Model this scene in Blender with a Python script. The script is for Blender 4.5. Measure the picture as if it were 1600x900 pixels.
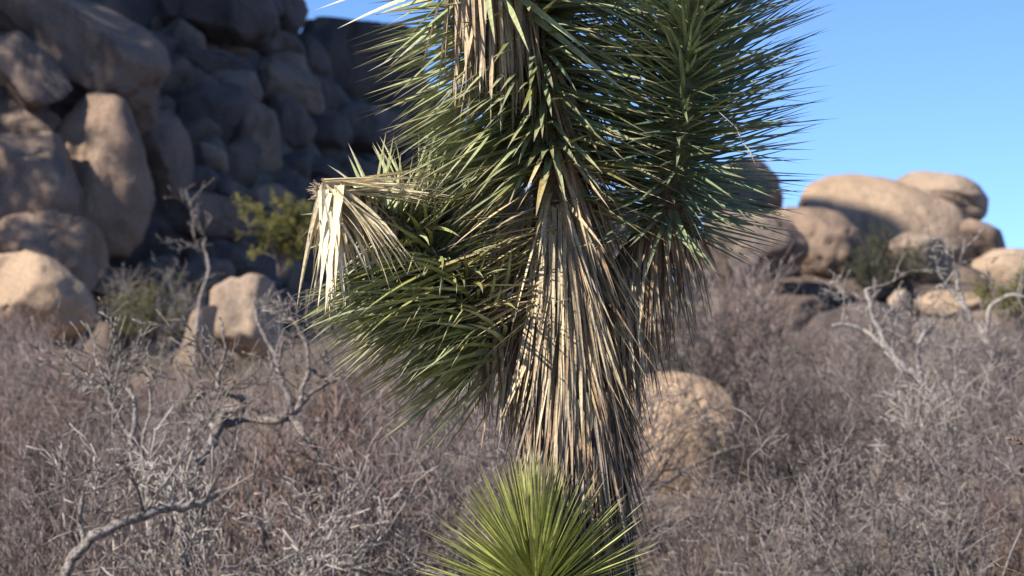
import bpy, bmesh, math, random
from mathutils import Vector, Matrix, Quaternion, noise
random.seed(7)
for o in list(bpy.data.objects):
    bpy.data.objects.remove(o, do_unlink=True)
SC = bpy.context.scene
COL = SC.collection
R = math.radians

# ------------------------------------------------------------------ camera
PITCH = R(3.0)
CAMZ = 1.6
cd = bpy.data.cameras.new('camera')
cam = bpy.data.objects.new('camera', cd)
COL.objects.link(cam)
cam.location = (0, 0, CAMZ)
cam.rotation_euler = (math.pi / 2 + PITCH, 0, 0)
cd.lens = 100
cd.sensor_width = 36
cd.clip_start = 0.1
cd.clip_end = 3000
cd.dof.use_dof = True
cd.dof.focus_distance = 5.44
cd.dof.aperture_fstop = 8.4
cd.dof.aperture_blades = 7
SC.camera = cam

# ------------------------------------------------------------------ sky, sun, exposure
SUN_AZ = R(231)       # clockwise from +Y: left of and behind the camera
SUN_EL = R(35)
w = bpy.data.worlds.new('World')
SC.world = w
w.use_nodes = True
nt = w.node_tree
nt.nodes.clear()
sky = nt.nodes.new('ShaderNodeTexSky')
sky.sky_type = 'NISHITA'
sky.sun_disc = False
sky.sun_elevation = SUN_EL
sky.sun_rotation = SUN_AZ
sky.altitude = 1200
sky.air_density = 0.5
sky.dust_density = 0.0
sky.ozone_density = 6.0
bg = nt.nodes.new('ShaderNodeBackground')
bg.inputs[1].default_value = 0.135
wo = nt.nodes.new('ShaderNodeOutputWorld')
nt.links.new(sky.outputs[0], bg.inputs[0])
nt.links.new(bg.outputs[0], wo.inputs[0])
SUNDIR = Vector((math.sin(SUN_AZ) * math.cos(SUN_EL), math.cos(SUN_AZ) * math.cos(SUN_EL), math.sin(SUN_EL)))
sd = bpy.data.lights.new('sun', 'SUN')
sd.energy = 4.8
sd.angle = R(0.53)
sd.color = (1.0, 0.93, 0.82)
so = bpy.data.objects.new('sun', sd)
COL.objects.link(so)
so.rotation_euler = SUNDIR.to_track_quat('Z', 'Y').to_euler()
so.location = (-10, -8, 14)
SC.view_settings.view_transform = 'Standard'
SC.view_settings.look = 'None'
SC.view_settings.exposure = 0.72
SC.view_settings.gamma = 1.0
SC.view_settings.use_curve_mapping = False

# ------------------------------------------------------------------ helpers
F = 1600 * 100 / 36.0
FWD = Vector((0, math.cos(PITCH), math.sin(PITCH)))
UP = Vector((0, -math.sin(PITCH), math.cos(PITCH)))
CAM = Vector((0, 0, CAMZ))


def ray(px, py):
    return FWD + Vector((1, 0, 0)) * ((px - 800) / F) + UP * ((450 - py) / F)


def at(px, py, Y):
    d = ray(px, py)
    return CAM + d * (Y / d.y)


def to_px(p):
    v = p - CAM
    d = v.dot(FWD)
    return 800 + F * v.x / d, 450 - F * v.dot(UP) / d, d


def sstep(a, b, x):
    t = max(0.0, min(1.0, (x - a) / (b - a)))
    return t * t * (3 - 2 * t)


def lerp(a, b, t):
    return a + (b - a) * t


def curve_pts(tab, x):
    if x <= tab[0][0]:
        return tab[0][1]
    for (x0, y0), (x1, y1) in zip(tab, tab[1:]):
        if x <= x1:
            t = (x - x0) / (x1 - x0)
            return y0 + (y1 - y0) * t
    return tab[-1][1]


def tag(o, label=None, cat=None, group=None, kind=None):
    if label: o['label'] = label
    if cat: o['category'] = cat
    if group: o['group'] = group
    if kind: o['kind'] = kind
    return o


def empty(name, loc):
    o = bpy.data.objects.new(name, None)
    o.empty_display_size = 0.2
    o.location = loc
    COL.objects.link(o)
    return o


def link(name, me, parent=None, loc=None):
    o = bpy.data.objects.new(name, me)
    COL.objects.link(o)
    if parent is not None:
        o.parent = parent
    if loc is not None:
        o.location = loc
    return o


# ------------------------------------------------------------------ materials
def new_mat(name):
    m = bpy.data.materials.new(name)
    m.use_nodes = True
    t = m.node_tree
    b = t.nodes['Principled BSDF']
    return m, t, b


def N(t, kind, **kw):
    n = t.nodes.new(kind)
    for k, v in kw.items():
        if k.startswith('i_'):
            n.inputs[k[2:]].default_value = v
        else:
            setattr(n, k, v)
    return n


def ramp(t, pts):
    n = t.nodes.new('ShaderNodeValToRGB')
    cr = n.color_ramp
    while len(cr.elements) < len(pts):
        cr.elements.new(0.5)
    for e, (p, c) in zip(cr.elements, pts):
        e.position = p
        e.color = (c[0], c[1], c[2], 1)
    return n


def mixc(t, fac, a, b, mode='MIX'):
    n = t.nodes.new('ShaderNodeMix')
    n.data_type = 'RGBA'
    n.blend_type = mode
    for k, v in ((0, fac), (6, a), (7, b)):
        if hasattr(v, 'is_output') or isinstance(v, bpy.types.NodeSocket):
            t.links.new(v, n.inputs[k])
        elif k == 0:
            n.inputs[0].default_value = v
        else:
            n.inputs[k].default_value = (v[0], v[1], v[2], 1)
    return n.outputs[2]


def rock_mat(name, light, mid, dark, varnish=0.5):
    m, t, b = new_mat(name)
    tc = N(t, 'ShaderNodeTexCoord')
    oi = N(t, 'ShaderNodeObjectInfo')
    add = N(t, 'ShaderNodeVectorMath', operation='ADD')
    t.links.new(tc.outputs['Object'], add.inputs[0])
    sc = N(t, 'ShaderNodeVectorMath', operation='SCALE')
    cb = N(t, 'ShaderNodeCombineXYZ')
    for i in range(3):
        t.links.new(oi.outputs['Random'], cb.inputs[i])
    t.links.new(cb.outputs[0], sc.inputs[0])
    sc.inputs['Scale'].default_value = 37
    t.links.new(sc.outputs[0], add.inputs[1])
    P = add.outputs[0]

    def nz(s, d=6, r=0.6):
        n = N(t, 'ShaderNodeTexNoise')
        n.inputs['Scale'].default_value = s
        n.inputs['Detail'].default_value = d
        n.inputs['Roughness'].default_value = r
        t.links.new(P, n.inputs['Vector'])
        return n.outputs['Fac']
    big = nz(1.1, 5)
    r1 = ramp(t, [(0.32, mid), (0.6, light)])
    t.links.new(big, r1.inputs[0])
    # dark desert varnish patches and streaks
    mp = N(t, 'ShaderNodeMapping')
    mp.inputs['Scale'].default_value = (1.6, 1.6, 0.45)
    t.links.new(P, mp.inputs['Vector'])
    st = N(t, 'ShaderNodeTexNoise')
    st.inputs['Scale'].default_value = 1.5
    st.inputs['Detail'].default_value = 7
    st.inputs['Roughness'].default_value = 0.65
    t.links.new(mp.outputs[0], st.inputs['Vector'])
    r2 = ramp(t, [(0.5, (0, 0, 0)), (0.72, (varnish,) * 3)])
    t.links.new(st.outputs['Fac'], r2.inputs[0])
    c = mixc(t, r2.outputs[0], r1.outputs[0], dark)
    gr = ramp(t, [(0.35, (0.72,) * 3), (0.62, (1.1,) * 3)])
    t.links.new(nz(42, 3, 0.7), gr.inputs[0])
    c = mixc(t, 1.0, c, gr.outputs[0], 'MULTIPLY')
    var = ramp(t, [(0, (0.82, 0.84, 0.9)), (1, (1.08, 1.02, 0.95))])
    t.links.new(oi.outputs['Random'], var.inputs[0])
    c = mixc(t, 1.0, c, var.outputs[0], 'MULTIPLY')
    t.links.new(c, b.inputs['Base Color'])
    b.inputs['Roughness'].default_value = 0.92
    b.inputs['Specular IOR Level'].default_value = 0.135
    bp = N(t, 'ShaderNodeBump')
    bp.inputs['Strength'].default_value = 0.75
    bp.inputs['Distance'].default_value = 0.06
    ad = N(t, 'ShaderNodeMath', operation='ADD')
    t.links.new(nz(7, 8, 0.65), ad.inputs[0])
    t.links.new(nz(2.2, 5, 0.5), ad.inputs[1])
    t.links.new(ad.outputs[0], bp.inputs['Height'])
    t.links.new(bp.outputs[0], b.inputs['Normal'])
    return m


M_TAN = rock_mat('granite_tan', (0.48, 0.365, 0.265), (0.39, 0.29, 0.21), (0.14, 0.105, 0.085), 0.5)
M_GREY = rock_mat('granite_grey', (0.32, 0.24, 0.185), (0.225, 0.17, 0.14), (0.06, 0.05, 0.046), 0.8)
M_DARK = rock_mat('granite_dark', (0.19, 0.148, 0.125), (0.13, 0.104, 0.093), (0.04, 0.034, 0.034), 0.8)  # on some rocks this dark tone carries shade in the colour


def col_mat(name, rough=0.6, spec=0.3, bump=0.0, bscale=60, stretch=None, transl=0.0, tint=0.0):
    m, t, b = new_mat(name)
    at_ = N(t, 'ShaderNodeAttribute', attribute_name='col')
    tc = N(t, 'ShaderNodeTexCoord')
    n = N(t, 'ShaderNodeTexNoise')
    n.inputs['Scale'].default_value = bscale
    n.inputs['Detail'].default_value = 4
    t.links.new(tc.outputs['Object'], n.inputs['Vector'])
    r = ramp(t, [(0.3, (0.72,) * 3), (0.7, (1.22,) * 3)])
    t.links.new(n.outputs['Fac'], r.inputs[0])
    c = mixc(t, 1.0, at_.outputs['Color'], r.outputs[0], 'MULTIPLY')
    if tint:
        oi = N(t, 'ShaderNodeObjectInfo')
        v = ramp(t, [(0, (1 - tint, 1 - tint, 1 - tint)), (1, (1 + tint, 1 + tint, 1 + tint))])
        t.links.new(oi.outputs['Random'], v.inputs[0])
        c = mixc(t, 1.0, c, v.outputs[0], 'MULTIPLY')
    t.links.new(c, b.inputs['Base Color'])
    b.inputs['Roughness'].default_value = rough
    b.inputs['Specular IOR Level'].default_value = spec
    if bump:
        bp = N(t, 'ShaderNodeBump')
        bp.inputs['Strength'].default_value = bump
        bp.inputs['Distance'].default_value = 0.004
        t.links.new(n.outputs['Fac'], bp.inputs['Height'])
        t.links.new(bp.outputs[0], b.inputs['Normal'])
    if transl:
        out = t.nodes['Material Output']
        tr = N(t, 'ShaderNodeBsdfTranslucent')
        t.links.new(c, tr.inputs[0])
        mx = N(t, 'ShaderNodeMixShader')
        mx.inputs[0].default_value = transl
        t.links.new(b.outputs[0], mx.inputs[1])
        t.links.new(tr.outputs[0], mx.inputs[2])
        t.links.new(mx.outputs[0], out.inputs[0])
    return m


M_LEAF = col_mat('yucca_leaf', 0.46, 0.55, 0.15, 90)
M_DEAD = col_mat('dry_yucca_leaf', 0.75, 0.2, 0.3, 140)
M_TWIG = col_mat('dry_wood', 0.85, 0.15, 0.0, 30, tint=0.16)
M_BARK = col_mat('weathered_bark', 0.9, 0.1, 1.0, 75)
M_BARK.node_tree.nodes['Bump'].inputs['Distance'].default_value = 0.012
M_BARK.node_tree.nodes['Color Ramp'].color_ramp.elements[0].color = (0.3, 0.3, 0.3, 1)
M_SHRUB_LEAF = col_mat('shrub_leaf', 0.7, 0.2, 0.0, 20, transl=0.15)


def ground_mat():
    m, t, b = new_mat('sandy_ground')
    tc = N(t, 'ShaderNodeTexCoord')
    a = N(t, 'ShaderNodeTexNoise')
    a.inputs['Scale'].default_value = 0.6
    a.inputs['Detail'].default_value = 9
    a.inputs['Roughness'].default_value = 0.65
    t.links.new(tc.outputs['Object'], a.inputs['Vector'])
    r = ramp(t, [(0.36, (0.12, 0.092, 0.08)), (0.52, (0.20, 0.158, 0.13)), (0.7, (0.38, 0.30, 0.24))])
    t.links.new(a.outputs['Fac'], r.inputs[0])
    g = N(t, 'ShaderNodeTexNoise')
    g.inputs['Scale'].default_value = 45
    g.inputs['Detail'].default_value = 4
    t.links.new(tc.outputs['Object'], g.inputs['Vector'])
    rg = ramp(t, [(0.35, (0.6,) * 3), (0.65, (1.15,) * 3)])
    t.links.new(g.outputs['Fac'], rg.inputs[0])
    c = mixc(t, 1.0, r.outputs[0], rg.outputs[0], 'MULTIPLY')
    t.links.new(c, b.inputs['Base Color'])
    b.inputs['Roughness'].default_value = 0.95
    b.inputs['Specular IOR Level'].default_value = 0.1
    bp = N(t, 'ShaderNodeBump')
    bp.inputs['Strength'].default_value = 0.8
    bp.inputs['Distance'].default_value = 0.03
    t.links.new(g.outputs['Fac'], bp.inputs['Height'])
    t.links.new(bp.outputs[0], b.inputs['Normal'])
    return m


M_GROUND = ground_mat()

# ------------------------------------------------------------------ terrain
BASE = [(-300, -1.5), (-30, -0.4), (0, 0.0), (5.5, 0.35), (10, 0.92), (20, 1.95), (30, 2.65), (42, 3.3), (60, 3.0), (150, 1.0), (900, -6)]


def height(x, y):
    h = (curve_pts(BASE, y - 1.2) + curve_pts(BASE, y) + curve_pts(BASE, y + 1.2)) / 3
    h += 5.6 * sstep(27, 47, y) * sstep(-0.6, -4.5, x) * (1 - sstep(62, 110, y))
    h += 0.6 * sstep(34, 39, y) * sstep(0.5, 3, x) * (1 - sstep(48, 70, y))
    h += 16.0 * sstep(-6.0, -13, x) * sstep(17, 27, y) * (1 - sstep(70, 130, y)) * (1 - sstep(-40, -90, x))
    h += 0.16 * noise.noise(Vector((x * 0.35, y * 0.35, 0.3))) + 0.05 * noise.noise(Vector((x * 1.3, y * 1.3, 3.3)))
    return h


def march(px, py, y0=9.0, y1=90.0, lift=0.0):
    d = ray(px, py)
    y = y0
    while y < y1:
        p = CAM + d * (y / d.y)
        if p.z < height(p.x, p.y) + lift:
            return p
        y += 0.2
    return CAM + d * (y1 / d.y)


def spaced(lo, hi, a, b, step, outer):
    v = [lo + (a - lo) * i / outer for i in range(outer)]
    n = int((b - a) / step)
    v += [a + (b - a) * i / n for i in range(n + 1)]
    v += [b + (hi - b) * (i + 1) / outer for i in range(outer)]
    return v


xs = spaced(-900, 900, -32, 18, 0.4, 14)
ys = spaced(-300, 1200, 2, 70, 0.4, 14)
verts = [(x, y, height(x, y)) for y in ys for x in xs]
nx = len(xs)
faces = [(j * nx + i, j * nx + i + 1, (j + 1) * nx + i + 1, (j + 1) * nx + i)
         for j in range(len(ys) - 1) for i in range(nx - 1)]
me = bpy.data.meshes.new('ground')
me.from_pydata(verts, [], faces)
me.materials.append(M_GROUND)
me.polygons.foreach_set('use_smooth', [True] * len(me.polygons))
tag(link('ground', me), kind='structure')

# ------------------------------------------------------------------ boulders
ICO = {}


def ico(level):
    if level not in ICO:
        bm = bmesh.new()
        bmesh.ops.create_icosphere(bm, subdivisions=level, radius=1.0)
        bm.verts.ensure_lookup_table()
        ICO[level] = ([v.co.copy() for v in bm.verts], [tuple(v.index for v in f.verts) for f in bm.faces])
        bm.free()
    return ICO[level]


def boulder_mesh(rx, ry, rz, seed, roll=0.0, level=4, facets=5, rough=0.13, power=2.6):
    """rx half width, ry half depth, rz half height; roll turns it in the picture plane"""
    rnd = random.Random(seed)
    vs, fs = ico(level)
    planes = []
    for k in range(facets):
        n = Vector((rnd.uniform(-1, 1), rnd.uniform(-1, 0.6), rnd.uniform(-1, 1))).normalized()
        planes.append((n, rnd.uniform(0.6, 0.88)))
    off = Vector((rnd.uniform(-50, 50), rnd.uniform(-50, 50), rnd.uniform(-50, 50)))
    rot = Matrix.Rotation(-roll, 3, 'Y') @ Matrix.Rotation(rnd.uniform(-0.3, 0.3), 3, 'Z')
    out = []
    big = max(rx, rz)
    for v in vs:
        e = power
        s = (abs(v.x) ** e + abs(v.y) ** e + abs(v.z) ** e) ** (-1 / e)
        p = v * s
        for n, d in planes:
            k = p.dot(n) - d
            if k > 0:
                p = p - n * (k * 0.88)
        q = p * 0.9 + off
        dsp = 1 + rough * noise.noise(q * 1.2) * 1.5 + rough * 0.5 * noise.noise(q * 2.9)
        cr = noise.noise(q * 1.7 + Vector((9, 3, 1)))
        dsp -= 0.13 * max(0, 1 - abs(cr) / 0.05) * (0.5 + noise.noise(q * 0.8))    # weathered joints
        dsp += rough * 0.22 * noise.noise(q * 6.5) + rough * 0.1 * noise.noise(q * 14)
        p = p * dsp
        out.append(rot @ Vector((p.x * rx, p.y * ry, p.z * rz)))
    me = bpy.data.meshes.new('boulder')
    me.from_pydata([tuple(p) for p in out], [], fs)
    me.polygons.foreach_set('use_smooth', [True] * len(me.polygons))
    return me


SEED = [100]


def boulder(px, py, hw, hh, label, mat=None, roll=0, Y=None, lift=0.0, group=None, facets=7, rough=0.13, deep=1.0, power=2.6, level=None, seed=None):
    """a boulder whose middle stands where the hillside meets that line of sight"""
    SEED[0] += 1
    p = at(px, py, Y) if Y else march(px, py, y0=21, lift=lift)
    k = p.y / F
    rx, rz = hw * k, hh * k
    ry = (rx + rz) * 0.5 * deep
    lv = level or (5 if hw > 55 else 4)
    me = boulder_mesh(rx, ry, rz, seed or SEED[0], R(roll), lv, facets, rough, power)
    me.materials.append(mat or M_GREY)
    o = link('boulder', me, loc=p)
    BSPOTS.append((px, py, p.y, o))
    return tag(o, label, 'boulder', group)


BSPOTS = []
GL = 'boulders of the shaded rocky hillside'
GR = 'sunlit boulders of the far outcrop'
Bd = boulder
# left hillside, larger ones
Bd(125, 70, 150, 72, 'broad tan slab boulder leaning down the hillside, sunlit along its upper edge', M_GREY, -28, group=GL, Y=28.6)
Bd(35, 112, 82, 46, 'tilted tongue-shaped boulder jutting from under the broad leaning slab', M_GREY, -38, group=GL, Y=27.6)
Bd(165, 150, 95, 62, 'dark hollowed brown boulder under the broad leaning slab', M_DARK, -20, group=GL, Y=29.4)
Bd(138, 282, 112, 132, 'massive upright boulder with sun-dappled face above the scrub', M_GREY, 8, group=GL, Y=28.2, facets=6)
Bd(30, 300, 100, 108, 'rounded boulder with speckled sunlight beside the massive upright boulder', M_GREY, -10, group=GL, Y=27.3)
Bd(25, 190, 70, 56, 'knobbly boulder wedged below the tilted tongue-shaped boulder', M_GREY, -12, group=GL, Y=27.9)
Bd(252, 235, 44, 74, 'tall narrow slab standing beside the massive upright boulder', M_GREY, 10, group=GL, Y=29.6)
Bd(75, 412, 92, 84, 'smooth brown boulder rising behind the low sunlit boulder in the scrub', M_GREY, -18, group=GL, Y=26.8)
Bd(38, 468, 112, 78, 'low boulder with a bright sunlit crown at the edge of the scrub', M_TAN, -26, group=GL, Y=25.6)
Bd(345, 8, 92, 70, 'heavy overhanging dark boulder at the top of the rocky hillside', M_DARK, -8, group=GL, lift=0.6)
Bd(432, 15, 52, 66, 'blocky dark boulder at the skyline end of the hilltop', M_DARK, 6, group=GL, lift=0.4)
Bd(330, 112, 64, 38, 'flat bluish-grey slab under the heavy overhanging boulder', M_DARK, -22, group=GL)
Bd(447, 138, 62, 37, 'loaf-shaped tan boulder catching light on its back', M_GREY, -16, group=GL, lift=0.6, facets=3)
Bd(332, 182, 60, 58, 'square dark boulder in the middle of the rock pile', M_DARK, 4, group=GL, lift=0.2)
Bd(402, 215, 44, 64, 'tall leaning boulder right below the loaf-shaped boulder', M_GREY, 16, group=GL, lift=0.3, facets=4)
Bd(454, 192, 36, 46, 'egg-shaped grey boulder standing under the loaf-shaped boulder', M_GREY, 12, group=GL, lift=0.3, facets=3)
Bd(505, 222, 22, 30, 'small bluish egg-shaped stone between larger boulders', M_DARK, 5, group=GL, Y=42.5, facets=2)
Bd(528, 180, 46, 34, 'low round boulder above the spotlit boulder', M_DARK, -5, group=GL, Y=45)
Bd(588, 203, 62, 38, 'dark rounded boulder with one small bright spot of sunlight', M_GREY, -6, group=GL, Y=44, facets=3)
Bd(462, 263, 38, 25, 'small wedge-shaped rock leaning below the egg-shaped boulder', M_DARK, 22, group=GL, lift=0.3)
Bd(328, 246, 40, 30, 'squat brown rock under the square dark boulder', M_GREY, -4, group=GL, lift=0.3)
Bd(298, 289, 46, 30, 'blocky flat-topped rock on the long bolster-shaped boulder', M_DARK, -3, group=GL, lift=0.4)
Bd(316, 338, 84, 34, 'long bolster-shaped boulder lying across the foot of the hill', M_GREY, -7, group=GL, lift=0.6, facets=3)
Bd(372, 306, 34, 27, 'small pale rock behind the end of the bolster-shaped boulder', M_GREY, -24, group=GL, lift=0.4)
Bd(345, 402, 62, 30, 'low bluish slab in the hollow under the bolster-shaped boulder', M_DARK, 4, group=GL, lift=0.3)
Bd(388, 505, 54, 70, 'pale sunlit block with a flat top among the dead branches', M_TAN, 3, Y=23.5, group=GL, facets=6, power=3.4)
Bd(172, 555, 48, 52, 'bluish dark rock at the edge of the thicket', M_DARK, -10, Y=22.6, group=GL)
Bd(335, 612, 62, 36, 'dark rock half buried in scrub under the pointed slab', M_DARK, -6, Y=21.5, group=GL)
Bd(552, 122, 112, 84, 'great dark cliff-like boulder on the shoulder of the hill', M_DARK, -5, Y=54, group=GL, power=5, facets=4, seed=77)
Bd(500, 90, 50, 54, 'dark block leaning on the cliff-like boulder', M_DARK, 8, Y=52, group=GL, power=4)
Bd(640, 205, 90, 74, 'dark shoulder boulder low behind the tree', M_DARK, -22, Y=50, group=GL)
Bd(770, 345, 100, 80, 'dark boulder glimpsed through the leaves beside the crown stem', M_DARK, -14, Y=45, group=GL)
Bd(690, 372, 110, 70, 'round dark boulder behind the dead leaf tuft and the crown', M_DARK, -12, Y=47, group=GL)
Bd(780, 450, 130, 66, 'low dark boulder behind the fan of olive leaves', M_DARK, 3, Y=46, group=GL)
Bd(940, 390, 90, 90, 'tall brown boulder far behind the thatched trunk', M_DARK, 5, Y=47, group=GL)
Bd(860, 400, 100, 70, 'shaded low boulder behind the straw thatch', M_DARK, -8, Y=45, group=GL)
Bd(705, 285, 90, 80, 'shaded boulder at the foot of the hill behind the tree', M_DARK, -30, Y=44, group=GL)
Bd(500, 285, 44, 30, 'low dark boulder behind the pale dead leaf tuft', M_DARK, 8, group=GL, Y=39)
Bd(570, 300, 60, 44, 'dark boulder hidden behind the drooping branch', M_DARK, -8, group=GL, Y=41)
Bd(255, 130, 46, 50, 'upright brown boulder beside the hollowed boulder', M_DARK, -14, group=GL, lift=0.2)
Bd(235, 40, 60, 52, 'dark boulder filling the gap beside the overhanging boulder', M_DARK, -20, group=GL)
Bd(255, 628, 95, 52, 'rock coloured dark as shade in the hollow behind the pale dead sapling', M_DARK, -5, Y=17.5, group=GL)  # dark granite puts the hollow's shade into the rock's colour
Bd(385, 640, 85, 56, 'rock coloured dark as shade in the hollow behind the crooked dead tree', M_DARK, 6, Y=17, group=GL)  # shade of the hollow given by the dark granite here too
# pointed slab: a split wedge of granite
def wedge(pts, Y, thick, label, mat, group):
    P = [at(px, py, Y) for px, py in pts]
    c = sum(P, Vector()) / len(P)
    bm = bmesh.new()
    f = [bm.verts.new(p - c) for p in P]
    b = [bm.verts.new(p - c + Vector((0.12, thick, 0.03))) for p in P]
    bm.faces.new(f)
    bm.faces.new(list(reversed(b)))
    n = len(P)
    for i in range(n):
        bm.faces.new((f[i], b[i], b[(i + 1) % n], f[(i + 1) % n]))
    bmesh.ops.recalc_face_normals(bm, faces=bm.faces)
    bmesh.ops.bevel(bm, geom=list(bm.edges), offset=0.02, segments=2, affect='EDGES')
    bmesh.ops.triangulate(bm, faces=bm.faces)
    bmesh.ops.subdivide_edges(bm, edges=list(bm.edges), cuts=2, use_grid_fill=True)
    for v in bm.verts:
        v.co += 0.03 * noise.noise_vector(v.co * 4)
    me = bpy.data.meshes.new('slab')
    bm.to_mesh(me)
    bm.free()
    me.materials.append(mat)
    return tag(link('boulder', me, loc=c), label, 'boulder', group)


wedge([(262, 582), (272, 560), (298, 482), (310, 478), (309, 570), (290, 588)], 22.3, 0.25,
      'pointed sunlit slab standing on edge like a fin', M_TAN, GL)

# smaller stones filling the joints of the pile
rr = random.Random(3)
NAMED = [(125, 70, 'the broad leaning slab'), (35, 112, 'the tongue-shaped boulder'), (165, 150, 'the hollowed brown boulder'),
         (140, 285, 'the massive upright boulder'), (35, 300, 'the speckled round boulder'), (252, 235, 'the tall narrow slab'),
         (75, 412, 'the smooth brown boulder'), (345, 8, 'the overhanging hilltop boulder'), (432, 15, 'the skyline block'),
         (330, 112, 'the flat bluish slab'), (447, 138, 'the loaf-shaped boulder'), (332, 182, 'the square dark boulder'),
         (402, 215, 'the tall leaning boulder'), (454, 192, 'the egg-shaped boulder'), (505, 222, 'the small egg-shaped stone'),
         (588, 203, 'the spotlit boulder'), (462, 263, 'the wedge-shaped rock'), (298, 289, 'the flat-topped rock'),
         (316, 338, 'the bolster-shaped boulder'), (345, 402, 'the low bluish slab'), (545, 118, 'the cliff-like boulder'),
         (640, 205, 'the dark shoulder boulder'), (570, 300, 'the drooping branch')]


def near_named(px, py):
    x, y, n = min(NAMED, key=lambda l: (l[0] - px) ** 2 + (l[1] - py) ** 2)
    return ('above ' if py < y - 24 else 'below ' if py > y + 24 else 'beside ') + n


big_spots = [(px, py) for px in range(-20, 680, 46) for py in range(30, 480, 46)]
for px, py in big_spots:
    px += rr.uniform(-20, 20)
    py += rr.uniform(-20, 20)
    if py < (-20 if px < 440 else 60 + (px - 480) * 0.8):
        continue
    if px < 170 and py > 480: continue
    if px > 150 and py > 440: continue
    s = rr.uniform(26, 46)
    if march(px, py, y0=21, lift=0.1).y > 58: continue
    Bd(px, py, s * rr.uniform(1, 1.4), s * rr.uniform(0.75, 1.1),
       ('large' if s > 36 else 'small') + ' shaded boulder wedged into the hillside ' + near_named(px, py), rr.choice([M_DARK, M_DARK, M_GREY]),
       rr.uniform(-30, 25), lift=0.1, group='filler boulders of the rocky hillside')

# the hill goes on to the left and upward: big boulders along its crest
for i in range(34):
    x = rr.uniform(-30, -9.5)
    y = rr.uniform(25, 58)
    if -x / y < 0.2: continue
    s = rr.uniform(1.1, 2.3)
    SEED[0] += 1
    me = boulder_mesh(s * rr.uniform(1, 1.3), s, s * rr.uniform(0.7, 1.1), SEED[0], R(rr.uniform(-25, 25)), 4)
    me.materials.append(rr.choice([M_GREY, M_TAN, M_DARK]))
    o = link('boulder', me, loc=(x, y, height(x, y) + s * 0.3))
    tag(o, 'large boulder on the higher crest of the rocky hill', 'boulder', 'crest boulders of the rocky hill')

# right outcrop
RY = 40
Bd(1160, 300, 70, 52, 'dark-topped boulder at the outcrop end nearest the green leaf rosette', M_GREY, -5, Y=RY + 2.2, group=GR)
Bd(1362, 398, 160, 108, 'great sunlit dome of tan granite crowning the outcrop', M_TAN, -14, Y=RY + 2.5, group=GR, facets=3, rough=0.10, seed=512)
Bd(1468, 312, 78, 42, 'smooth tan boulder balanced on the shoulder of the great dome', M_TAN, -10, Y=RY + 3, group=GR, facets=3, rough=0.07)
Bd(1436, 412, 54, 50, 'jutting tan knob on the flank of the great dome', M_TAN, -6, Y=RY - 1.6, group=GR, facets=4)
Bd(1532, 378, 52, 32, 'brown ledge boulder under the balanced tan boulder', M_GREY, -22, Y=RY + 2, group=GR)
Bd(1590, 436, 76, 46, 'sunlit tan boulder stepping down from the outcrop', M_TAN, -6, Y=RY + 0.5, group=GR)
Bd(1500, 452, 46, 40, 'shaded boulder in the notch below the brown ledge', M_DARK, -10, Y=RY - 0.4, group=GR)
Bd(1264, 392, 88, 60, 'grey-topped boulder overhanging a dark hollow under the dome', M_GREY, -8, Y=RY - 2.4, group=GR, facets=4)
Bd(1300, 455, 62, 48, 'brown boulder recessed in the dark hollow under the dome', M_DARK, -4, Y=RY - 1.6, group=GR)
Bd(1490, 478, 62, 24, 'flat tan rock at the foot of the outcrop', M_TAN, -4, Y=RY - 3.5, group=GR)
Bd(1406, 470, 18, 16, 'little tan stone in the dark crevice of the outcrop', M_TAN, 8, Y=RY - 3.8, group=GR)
Bd(1395, 545, 140, 66, 'broad boulder, its shade put in as dark granite, behind the pale branches', M_DARK, -10, Y=27, group=GR)  # dark granite in place of a shadow falling on it
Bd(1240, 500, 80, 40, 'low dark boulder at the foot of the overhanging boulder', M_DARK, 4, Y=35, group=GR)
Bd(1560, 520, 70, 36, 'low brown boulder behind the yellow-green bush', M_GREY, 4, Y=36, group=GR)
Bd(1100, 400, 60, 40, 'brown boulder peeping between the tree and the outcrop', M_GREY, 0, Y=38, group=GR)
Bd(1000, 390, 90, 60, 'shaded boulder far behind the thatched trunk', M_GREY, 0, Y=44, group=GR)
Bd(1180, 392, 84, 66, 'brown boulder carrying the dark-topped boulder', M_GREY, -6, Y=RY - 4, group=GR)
Bd(1290, 470, 120, 52, 'dark slab under the hollow of the overhanging boulder', M_DARK, 2, Y=RY - 2.6, group=GR)  # hollow's shade put into the dark granite, as on the recessed boulder
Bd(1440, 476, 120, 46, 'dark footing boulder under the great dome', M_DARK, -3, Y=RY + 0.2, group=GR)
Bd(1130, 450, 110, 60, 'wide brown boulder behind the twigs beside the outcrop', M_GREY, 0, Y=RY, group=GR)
Bd(1056, 700, 112, 120, 'low pale sandy boulder among the shrubs beside the thatched trunk', M_TAN, 4, Y=14.2, facets=1, rough=0.07, deep=0.8, power=2.2)

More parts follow.
